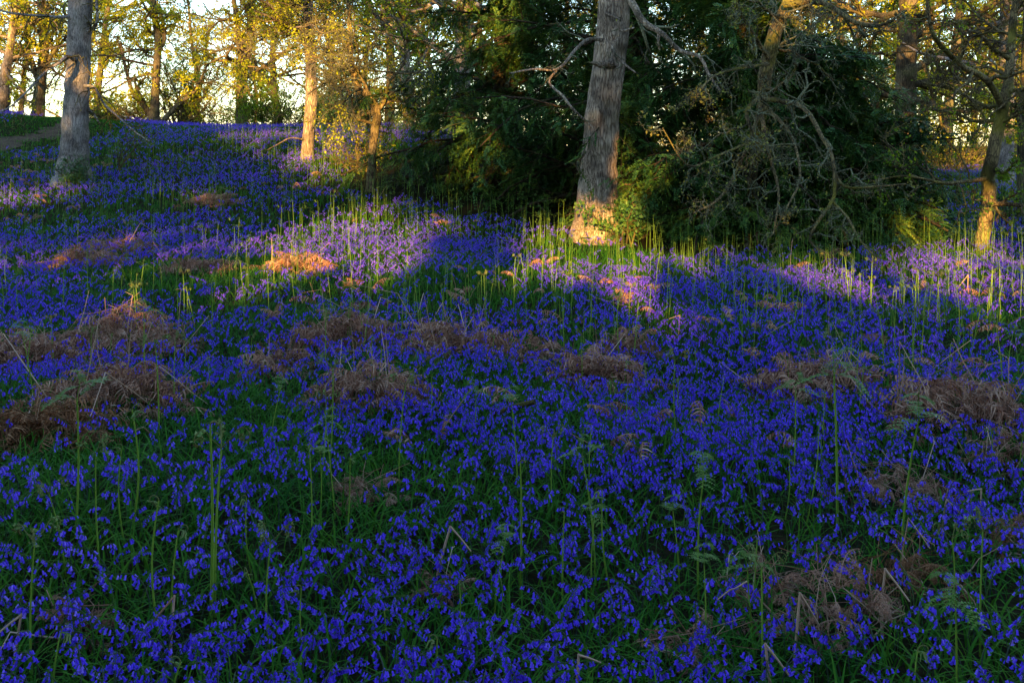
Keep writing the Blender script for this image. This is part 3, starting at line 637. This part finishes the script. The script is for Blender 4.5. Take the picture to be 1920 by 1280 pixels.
# --- 2 the leaning weathered oak in front of the yews
tree('oak_tree', [(1116, 470, 0, 80), (1119, 400, 0, 72), (1124, 320, 0, 68), (1132, 220, 0, 63), (1144, 110, 0, 62), (1149, 40, 0, 62), (1155, -60, 0, 56), (1160, -160, 0, 50)], 16.,
     'weathered leaning oak trunk with a sunlit foot in front of the dark yews', 'oak tree', 102, M_dry, M_lich, M_leafB, MIDCFG(.05, .3, 1),
     limbs=[[(1170, -25, -.2, 16), (1190, 15, -.5, 14), (1212, 45, -.8, 12), (1245, 65, -1, 10), (1275, 95, -1.2, 8), (1312, 107, -1.4, 7), (1328, 138, -1.5, 6), (1350, 170, -1.6, 4)],
            [(1236, 60, -.9, 7), (1234, 80, -1, 5), (1237, 94, -1, 3)],
            [(1128, 75, -.2, 7), (1100, 75, -.5, 6), (1075, 98, -.8, 6), (1045, 130, -1, 5), (1000, 130, -1.2, 4), (955, 138, -1.3, 3)],
            [(1045, 130, -1, 5), (1030, 155, -1, 4), (1055, 180, -1.1, 5), (1075, 205, -1.2, 5), (1112, 240, -1.1, 3)],
            [(1135, 25, -.3, 5), (1160, 38, -.5, 6), (1163, 58, -.5, 5), (1190, 52, -.6, 3)],
            [(1160, 70, -.4, 5), (1148, 95, -.5, 5), (1165, 115, -.5, 5), (1192, 137, -.6, 3)],
            [(1098, 285, -.3, 5), (1082, 310, -.4, 5), (1092, 328, -.4, 3)],
            [(1150, 118, -.3, 20), (1128, 122, -.35, 12), (1108, 118, -.4, 5)]],
     nl=0, limbcfg=dict(lv=[(5, .35, .9, 6, .3, 0, 4), (3, .5, .9, 4, .3, 0, 3)], rmin=.005, lk=.05, lc=1, ls=.05), k=40, amp=.035, flare=.5)
# --- 3 the sunlit slim tree on the slope
tree('oak_tree', [(576, 318, 0, 25), (578, 250, 0, 22), (583, 190, 0, 22), (582, 120, 0, 20), (578, 60, 0, 20), (577, -10, 0, 20), (575, -60, 0, 18)], 24.5,
     'slim pale trunk glowing in sunlight on the purple slope', 'oak tree', 103, M_dry, M_mossy, M_leafY, MIDCFG(.055, .45, 2, -.3),
     limbs=[[(572, 262, -.1, 3.4), (545, 259, -.5, 2.6), (522, 270, -.8, 2), (500, 282, -1, 1.2)]], nl=16, Ll=2.6, up=-.05, zs=.5, H=11, k=16, amp=.05)
# --- 4 the crooked mossy tree right of it
tree('oak_tree', [(693, 362, 0, 18), (698, 290, 0, 15), (704, 240, 0, 17), (706, 210, 0, 18), (692, 180, 0, 13), (668, 160, 0, 12), (658, 110, 0, 11), (656, 50, 0, 9), (650, -20, 0, 8)], 20.5,
     'small crooked mossy oak with a kinked trunk and tangled twigs', 'oak tree', 104, M_mossy, M_lich, M_leafY, MIDCFG(.05, .4, 2, -.3),
     limbs=[[(700, 232, 0, 6), (675, 225, -.3, 5), (650, 220, -.5, 4)], [(706, 205, 0, 8), (735, 190, .2, 5), (790, 195, .4, 4)]],
     nl=20, Ll=2.6, up=0, zs=.36, H=6.5, k=14, amp=.09, wob=.3, limbcfg=MIDCFG(.05, .4, 2))
# --- 5.. trees on the ridge
tree('oak_tree', [(453, 250, 0, 22), (453, 180, 0, 20), (455, 140, 0, 19), (470, 60, 0, 17), (470, 20, 0, 14), (480, -60, 0, 12)], 38,
     'forked oak on the ridge with a sunlit yellow upper trunk', 'oak tree', 105, M_oak, M_mossy, M_leafY, FARCFG(.085, .95, 7),
     limbs=[[(455, 145, 0, 14), (447, 60, 0, 12), (440, 10, 0, 9), (425, -60, 0, 8)], [(458, 150, 0, 8), (470, 180, 0, 6), (495, 200, 0, 5)]], nl=16, Ll=4.6, up=.1, zs=.35, H=14, limbcfg=FARCFG(.085, .95, 7))
tree('oak_tree', [(296, 250, 0, 24), (290, 220, 0, 18), (292, 150, 0, 14), (296, 80, 0, 14), (290, 30, 0, 11), (282, -50, 0, 9)], 37,
     'gnarled oak on the ridge with low limbs curving left from its foot', 'oak tree', 106, M_oak, M_twig, M_leafY, FARCFG(.085, .95, 7),
     limbs=[[(292, 238, 0, 14), (275, 205, 0, 11), (250, 175, 0, 8), (235, 125, 0, 6), (225, 80, 0, 4)], [(296, 100, 0, 9), (308, 70, 0, 8), (298, 10, 0, 6)],
            [(300, 235, 0, 12), (330, 200, 0, 9), (365, 170, 0, 6), (390, 120, 0, 4)]], nl=12, Ll=4.2, up=.1, zs=.4, H=12, wob=.28, limbcfg=FARCFG(.085, .95, 7))
tree('oak_tree', [(70, 236, 0, 24), (78, 150, 0, 18), (82, 80, 0, 18), (78, 20, 0, 16), (80, -60, 0, 14)], 40,
     'oak on the bank left of the big grey trunk with a leaning bole', 'oak tree', 107, M_oak, M_twig, M_leafY, FARCFG(.085, .95, 7),
     limbs=[[(74, 160, 0, 12), (52, 90, 0, 10), (42, 0, 0, 8)], [(80, 130, 0, 9), (105, 90, 0, 7), (118, 40, 0, 5)]], nl=12, Ll=4, up=.1, zs=.3, H=13, limbcfg=FARCFG(.085, .95, 7))
tree('oak_tree', [(4, 226, 0, 24), (8, 150, 0, 20), (20, 80, 0, 13), (30, 10, 0, 11), (36, -40, 0, 9)], 38,
     'sun-touched oak with knotty trunk at the far left edge', 'oak tree', 108, M_dry, M_twig, M_leafY, FARCFG(.085, .95, 7), nl=14, Ll=4, up=.1, zs=.25, H=13, amp=.1)
tree('oak_tree', [(768, 252, 0, 22), (764, 180, 0, 20), (758, 100, 0, 19), (755, 20, 0, 18), (753, -60, 0, 16)], 33,
     'grey trunk standing just left of the yews on the slope', 'oak tree', 109, M_grey, M_twig, M_leafG, FARCFG(.085, .95, 7), nl=14, Ll=3.8, up=.1, zs=.35, H=15)
tree('oak_tree', [(862, 260, 0, 34), (866, 180, 0, 32), (868, 100, 0, 32), (870, 20, 0, 32), (872, -60, 0, 30)], 30,
     'thick grey trunk half hidden behind the left edge of the yews', 'oak tree', 110, M_grey, M_twig, M_leafG, FARCFG(.085, .95, 7), nl=12, Ll=3.6, up=.1, zs=.45, H=16, k=18)
tree('oak_tree', [(1697, 318, 0, 42), (1698, 250, 0, 38), (1699, 150, 0, 37), (1702, 50, 0, 36), (1704, -60, 0, 34)], 29,
     'tall thick straight trunk behind the right end of the yews', 'oak tree', 111, M_oak, M_twig, M_leafY, FARCFG(.085, .95, 7), nl=14, Ll=4.2, up=.1, zs=.35, H=16, k=20, amp=.03)
tree('oak_tree', [(1884, 350, 0, 36), (1884, 280, 0, 32), (1886, 180, 0, 30), (1890, 60, 0, 30), (1893, -60, 0, 28)], 27,
     'grey trunk close behind the crooked right-hand tree', 'oak tree', 112, M_grey, M_twig, M_leafY, FARCFG(.085, .95, 7), nl=12, Ll=3.8, up=.1, zs=.4, H=16, k=18, amp=.03)
tree('oak_tree', [(1916, 400, 0, 22), (1917, 320, 0, 20), (1920, 220, 0, 19), (1926, 100, 0, 18), (1930, -60, 0, 16)], 21,
     'slim dark trunk cut by the right edge of the view', 'oak tree', 113, M_oak, M_twig, M_leafY, MIDCFG(.06, .5, 2), nl=8, Ll=2.6, up=0, zs=.4, H=12)
# --- 13 the crooked tree on the right
tree('oak_tree', [(1838, 492, 0, 30), (1842, 440, 0, 25), (1853, 380, 0, 26), (1852, 330, 0, 24), (1868, 260, 0, 24), (1880, 205, 0, 22), (1893, 130, .2, 16), (1898, 60, .3, 13), (1910, -40, .4, 10)], 14.6,
     'crooked mossy oak with a sunlit foot and spreading limbs at right', 'oak tree', 114, M_mossy, M_mossy, M_leafG, MIDCFG(.045, .5, 2, 0),
     limbs=[[(1880, 200, -.1, 15), (1850, 150, -.4, 13), (1805, 125, -.6, 11), (1760, 80, -.8, 9), (1742, 40, -.9, 7), (1738, -20, -1, 6)],
            [(1858, 385, -.1, 10), (1875, 382, -.3, 9), (1930, 384, -.5, 8), (1980, 370, -.6, 5)],
            [(1848, 335, -.1, 9), (1810, 340, -.4, 7), (1768, 343, -.6, 6), (1700, 330, -.8, 4), (1640, 338, -1, 3)],
            [(1890, 110, 0, 10), (1860, 90, -.3, 8), (1830, 60, -.4, 7), (1800, 65, -.4, 4)],
            [(1883, 190, 0, 10), (1850, 200, .3, 7), (1790, 170, .6, 5), (1730, 155, .8, 4)],
            [(1868, 250, 0, 9), (1900, 215, 0, 7), (1950, 190, 0, 5)],
            [(1860, 310, 0, 8), (1880, 325, -.2, 6), (1910, 300, -.4, 4)]],
     nl=7, Ll=2.2, up=.2, zs=.5, H=7.5, k=16, amp=.10, wob=.3, limbcfg=MIDCFG(.045, .22, 2, 0))
# --- 14 lichen-hung oak in front of the yews
tree('oak_tree', [(1400, 500, 2., 15), (1405, 420, 1.6, 15), (1412, 330, 1., 17), (1425, 230, .3, 20), (1440, 120, 0, 24), (1456, 50, 0, 24), (1480, 0, 0, 22), (1500, -70, 0, 18)], 14.6,
     'lichen-covered oak with a curtain of bare twisted twigs over the yews', 'oak tree', 115, M_mossy, M_lich, M_leafB, MIDCFG(.04, .2, 1, -.5),
     limbs=[[(1422, 185, -.2, 11), (1470, 190, -.6, 10), (1510, 205, -1, 9), (1540, 255, -1.3, 8), (1562, 300, -1.5, 7), (1563, 370, -1.6, 7), (1530, 420, -1.7, 6), (1520, 455, -1.8, 5), (1570, 485, -2, 3)],
            [(1562, 320, -1.5, 6), (1585, 350, -1.6, 6), (1640, 350, -1.8, 4), (1700, 345, -2, 3)],
            [(1563, 380, -1.6, 5), (1590, 410, -1.8, 5), (1612, 450, -2., 4), (1650, 490, -2.2, 3)],
            [(1430, 180, -.2, 9), (1400, 210, -.7, 8), (1408, 260, -1, 6), (1350, 290, -1.4, 5), (1290, 310, -1.8, 3), (1242, 240, -2, 2)],
            [(1440, 110, -.1, 9), (1410, 60, -.5, 6), (1385, 20, -.8, 6), (1370, -40, -1, 4)],
            [(1425, 200, -.2, 9), (1440, 280, -1, 7), (1460, 360, -1.5, 5), (1450, 440, -1.8, 3)],
            [(1425, 210, -.2, 8), (1390, 300, -1, 6), (1350, 370, -1.5, 5), (1300, 400, -1.8, 3)],
            [(1425, 190, -.2, 8), (1480, 250, -1, 6), (1500, 330, -1.5, 5), (1470, 400, -1.8, 3)],
            [(1470, 10, -.2, 12), (1540, 5, -.5, 10), (1600, 40, -.8, 9), (1650, 48, -1, 6), (1700, 20, -1, 4)],
            [(1440, 120, -.2, 8), (1380, 130, -.8, 6), (1330, 150, -1.2, 4), (1290, 210, -1.4, 3)]],
     nl=5, Ll=2.2, up=-.3, zs=.45, H=9, k=14, amp=.08, wob=.34, flare=.1,
     limbcfg=dict(lv=[(12, .36, 1.0, 8, .38, -.5, 5), (7, .46, 1.0, 6, .40, -.2, 3), (4, .45, .9, 4, .4, 0, 3)], rmin=.0034, lk=.10, lc=2, ls=.04))

# --- yews
def yew(x, y, r, H, label, seed):
    rg = np.random.default_rng(seed); z0 = float(gz(x, y)); root = thing('yew_tree', (x, y, z0), label, 'yew tree', 'dark yews behind the leaning oak'); tr, lf, br = MB(), MB(), MB()
    P = catmull([(x, y, z0-.1), (x+.1, y, z0+H*.3), (x-.1, y+.1, z0+H*.65), (x, y, z0+H)], 20); R = np.linspace(.38, .04, 20); tubes(tr, P[None], R[None], 16, disp=bark_disp(seed, .1))
    n = 150 if H > 8 else 120; t = (np.arange(n)+rg.random(n))/n; zz = .025+t**1.25*.93; S = np.stack([np.full(n, x), np.full(n, y), z0+zz*H], -1); a = rg.uniform(0, 6.28, n)+np.arange(n)*2.4
    D = np.stack([np.cos(a), np.sin(a), rg.uniform(-.1, .5, n)], -1); Ln = r*(1-zz)**.55*rg.uniform(.6, 1.12, n)+.25; Ln = np.where((zz > .25) & (rg.random(n) < .42), Ln*.3, Ln)
    P1_, R1 = grow(rg, S, D, Ln, .05*(1-t*.7), 8, .12, (0, 0, -.75), .3); tubes(tr, P1_, R1, 5)
    S, D, ln, rr = spawn(rg, P1_, R1, Ln, 13, .18, 1., .95, .25, .42, .5, flat=.7, tap=.55); P2_, R2 = grow(rg, S, D, ln, np.maximum(rr, .006), 6, .14, (0, 0, -.5), .4); tubes(br, P2_, R2, 3)
    S, D, ln, rr = spawn(rg, P2_, R2, ln, 12, .05, 1., .85, .3, .0, .5, flat=.7)
    M = len(S); L = rg.uniform(.14, .34, M)[:, None]; D = nrm(D+[0, 0, -.25]); J = 9
    up = nrm(np.array([0, 0, 1.])+rg.normal(0, .35, (M, 3))); sd = nrm(np.cross(D, up)); V = []
    for j in range(J):
        f = (j+.5)/J; c = S+D*L*f+np.array([0, 0, -.06])*f*f
        for sg in (-1, 1):
            d = nrm(D*.75+sg*sd+rg.normal(0, .18, (M, 3))); l = .07*(1-.5*f)*rg.uniform(.8, 1.3, (M, 1)); w = nrm(np.cross(d, up))*.014
            V.append(np.stack([c, c+d*l*.5+w, c+d*l, c+d*l*.5-w], 1))
    V = np.concatenate(V, 1).reshape(-1, 3); lf.add(V, np.arange(len(V)).reshape(-1, 4), 0, False)
    end_tree(root, tr, br, lf, M_yewb, M_yewb, M_yew)
for (x, y, r), H, lab, sd in zip(YEWS, (9.5, 11, 5.0, 3.1), ('dark yew at the left end of the yew group, skirts spreading over the slope', 'tallest dark yew directly behind the leaning oak trunk', 'dark yew behind the lichen-hung twiggy oak', 'lower dark yew at the right end of the yew group'), (201, 202, 203, 204)): yew(x, y, r, H, lab, sd)

# --- shrubs and saplings
def shrub(px, d, w, h, label, seed, ml, ls=.07, n=26, name='shrub', lc=4):
    rg = np.random.default_rng(seed); x = at(px, d); z0 = float(gz(x, d)); root = thing(name, (x, d, z0), label, name.replace('_', ' '), None); br, lf = MB(), MB()
    a = rg.uniform(0, 6.28, n); S = np.stack([x+rg.normal(0, w*.12, n), d+rg.normal(0, w*.12, n), np.full(n, z0-.03)], -1)
    D = np.stack([np.cos(a)*w/h*.8, np.sin(a)*w/h*.8, np.ones(n)], -1); P, R = grow(rg, S, D, h*rg.uniform(.6, 1.1, n), np.full(n, .012+.006*h), 8, .18, (0, 0, .1)); tubes(br, P, R, 5)
    twigs(br, lf, rg, P, R, h*np.ones(n), dict(lv=[(8, .38, .9, 5, .25, 0, 3), (4, .45, .9, 3, .3, 0, 3)], rmin=.004, lk=.8, lc=lc, ls=ls, t0=.15)); part('stems', br, M_twig, root); part('foliage', lf, ml, root)
for a in ((505, 36, 2.6, 2.2, 'yellow-green bush on the ridge left of the sunlit slim trunk', 301, M_leafG), (410, 44, 3., 1.6, 'low bright bush behind the ridge beside the forked oak', 302, M_leafG),
          (345, 40, 2.2, 3.6, 'bright green leafy bush beside the gnarled ridge oak', 303, M_leafG), (640, 34, 2.2, 2.0, 'dark green bush on the ridge behind the crooked mossy oak', 304, M_holly),
          (790, 30, 1.8, 2.2, 'green bush at the left foot of the yews', 305, M_holly), (1760, 34, 3.5, 2.6, 'yellowish bush behind the right-hand tree', 306, M_leafY),
          (1640, 34, 3.0, 2.4, 'golden bush seen through the right end of the yews', 307, M_leafY), (1905, 19, 1.2, .8, 'low green shrub at the right edge behind the crooked tree', 308, M_holly),
          (700, 42, 3.5, 3.0, 'pale green bush far behind the crooked mossy oak', 309, M_leafG), (230, 46, 3., 1.2, 'low dark shrubbery behind the ridge between the left trunks', 310, M_holly),
          (185, 44, 3.2, 2.0, 'low yellow-green bush behind the ridge beside the big grey trunk', 312, M_leafG), (265, 42, 2.4, 1.7, 'low yellowish bush at the foot of the gnarled ridge oak', 313, M_leafY), (560, 46, 3.4, 2.4, 'pale yellow bush behind the ridge left of the sunlit trunk', 314, M_leafY), (615, 40, 2.4, 2.2, 'light green bush just right of the sunlit slim trunk', 315, M_leafG), (1780, 42, 5., 2.6, 'broad golden thicket beyond the bank at right', 316, M_leafY),
          (855, 38, 3, 3.6, 'bright yellow-green bush glimpsed left of the yews', 311, M_leafY)): shrub(*a)
shrub(222, 22.5, .35, 1.25, 'thin dark sapling right of the big grey trunk', 320, M_holly, .045, 3, 'sapling', 2)
shrub(1797, 22, .3, 1.3, 'thin bare sapling on the bank left of the crooked right tree', 321, M_leafB, .03, 3, 'sapling', 1)
shrub(672, 23, .9, 1.25, 'twiggy sapling glowing between the two sunlit slope trees', 322, M_leafY, .04, 12, 'sapling', 1)
shrub(140, 20.9, .5, .75, 'green leafy seedling round the foot of the big grey trunk', 323, M_holly, .05, 9, 'sapling', 3)
shrub(1172, 15.4, .28, 1.0, 'leafy dark sprig growing up the foot of the leaning oak', 324, M_yew, .06, 5, 'yew_seedling', 4)

# --- wood beyond the ridge: a few kinds of oak, copied
def far_proto(seed, H, ml, mt):
    rg = np.random.default_rng(seed); tr, br, lf = MB(), MB(), MB()
    P, R = grow(rg, [[0, 0, -.2]], [[rg.normal(0, .08), 0, 1]], [H], [.22], 14, .09, (0, 0, .3), .2); tubes(tr, P, R, 10, disp=bark_disp(seed, .07))
    Pl, Rl, Ll_ = crown_limbs(rg, tr, P[0], R[0], .14, 26, H*.42, .0, .24, 5); twigs(br, lf, rg, Pl, Rl, Ll_, dict(lv=[(9, .5, .9, 6, .28, -.05, 3), (6, .5, .9, 4, .3, -.1, 3)], rmin=.010, lk=.75, lc=6, ls=.10))
    return [('trunk', tr.mesh('trunk', mt)), ('branches', br.mesh('branches', M_twig)), ('foliage', lf.mesh('foliage', ml))]
FP = [far_proto(401, 13, M_leafY, M_mossy), far_proto(402, 15, M_leafG, M_oak), far_proto(403, 12, M_leafB, M_oak), far_proto(404, 14, M_leafG, M_oak)]
FL = ['spring oak in the sunlit wood beyond the ridge', 'greener oak in the wood beyond the ridge', 'bronze-leaved oak in the wood beyond the ridge', 'yellow-green leaved oak in the wood beyond the ridge']
rg = np.random.default_rng(77)
FAR = [(-60, 50), (35, 66), (185, 52), (370, 62), (525, 54), (620, 52), (690, 64), (730, 46), (810, 54), (880, 44), (940, 58), (1010, 50), (1090, 62), (1170, 46), (1250, 56), (1330, 48), (1400, 62), (1470, 45),
       (1540, 52), (1600, 42), (1650, 60), (1730, 48), (1780, 38), (1830, 56), (1900, 46), (1960, 58), (2020, 44), (-90, 62), (150, 85), (330, 90), (480, 84), (660, 88), (1590, 80), (1700, 86), (1850, 80)]
for i, (px, d) in enumerate(FAR):
    j = [0, 1, 3, 0, 2][i % 5]; x = at(px, d); r = thing('oak_tree', (x, d, float(gz(x, d))), FL[j], 'oak tree', FL[j].replace('oak in', 'oaks in'))
    r.rotation_euler = (0, 0, rg.uniform(0, 6.28)); s = rg.uniform(.8, 1.15); r.scale = (s, s, s)
    for nm, me in FP[j]: link(nm, me, r)

# ------------------------------------------------------------------ added unseen wood behind the viewpoint: shades the near field, gaps shaped for sun patches
def GY(px, py, dz=0.): g = gpt(px, py); g[2] += dz; return g
GAPS = []  # (target point, half width m, half height m)
def gap(p, hw, hh, k=0.): GAPS.append((np.array(p, float), hw, hh, k))
gap(GY(610, 522, .25), 1.35, .48)
gap(GY(1075, 500, .3), 1.0, .6); gap(pt(1118, 422, 16), .62, .42); gap(GY(1118, 520, .2), .9, .3); gap(GY(1250, 520, .25), 1.2, .20)
gap(GY(1610, 548, .2), 1.2, .24); gap(GY(1800, 540, .2), 1.2, .28); gap(GY(1750, 465, .2), .8, .3); gap(pt(1845, 435, 14.6), .3, .5)
gap(pt(580, 270, 24.5), .5, .75); gap(pt(580, 190, 24.5), .55, .5); gap(GY(650, 330, .3), .9, .7); gap(GY(620, 430, .2), .8, .32)
gap(GY(10, 385, .2), 1.2, .3); gap(GY(60, 510, .15), 1.8, .16, .35)
gap(pt(705, 215, 20.5), .35, .6);  gap(pt(1480, 10, 14.6), .4, .35)
gap(pt(640, 120, 22), 1.2, .8); gap(GY(330, 420, .1), 4.5, .75, .6); gap(GY(350, 310, .1), 5.5, .6, .6); gap(GY(150, 500, .1), 3., .3, .6); gap(GY(560, 300, .1), 3., .5, .6); gap(pt(1140, 240, 16), .5, 1.0, .62); gap(pt(960, 250, 19), 1.8, 1.8, .72); gap(pt(1290, 330, 17), .9, 1.0, .7);  gap(GY(500, 262, .2), 2.2, .3); gap(pt(1700, 325, 38), 6, .5); gap(pt(930, 60, 20), .5, .7); gap(pt(1225, 345, 17), .4, .25); gap(pt(890, 300, 20), .35, .35)
def shade_screen_behind():
    rg = np.random.default_rng(9); Y0 = -18.; N = 150000
    x = rg.uniform(-40, 40, N); z = rg.uniform(.5, 20, N); y = Y0+rg.uniform(-1.5, 1.5, N)
    keep = np.ones(N, bool)
    top = 11.3+1.2*vnoise(x*.35, x*0, 3, 2)
    dn = np.where(z < top, 1., .16); dn = dn*np.where(z < top, 1, (vnoise(x*.6, z*.6, 31, 3) > .0)*1.)
    keep &= rg.random(N) < dn
    for p, hw, hh, thin in GAPS:
        t = (p[1]-y)/SUND[1]; X = x+SUND[0]*t; Z = z+SUND[2]*t
        q = ((X-p[0])/(hw+.24))**2+((Z-p[2])/(hh+.22))**2; keep &= (q > 1) | (rg.random(N) < thin)  # leaves left out along the sun rays to each chosen lit spot
    c = np.stack([x, y, z], -1)[keep]; mb = MB(); leaves(mb, rg, c, .60, asp=.75)
    root = thing('wood_shade_screen', (0, Y0, 0), 'added leafy shade screen, unseen behind the viewpoint, with gaps shaped for sun patches', 'trees'); root['kind'] = 'stuff'
    part('foliage', mb, M_leafG, root); tr = MB(); n = 60
    S = np.stack([np.linspace(-38, 38, n)+rg.normal(0, 1, n), np.full(n, Y0-2.2), np.full(n, -.2)], -1)
    gx = np.array([p[0]+SUND[0]*(Y0-2.2-p[1])/SUND[1] for p, hw, hh, th in GAPS if th == 0]); gw = np.array([hw for p, hw, hh, th in GAPS if th == 0])
    S = S[[np.all(np.abs(gx-q) > np.minimum(gw, 1.2)+.4) for q in S[:, 0]]]; n = len(S)
    P, R = grow(rg, S, np.tile([0, 0, 1.], (n, 1)), np.full(n, 16.), np.full(n, .28), 10, .05, (0, 0, .2), .3); tubes(tr, P, R, 9); part('trunks', tr, M_oak, root)
shade_screen_behind()
print('verts', sum(len(m.vertices) for m in bpy.data.meshes), 'objs', len(bpy.data.objects))
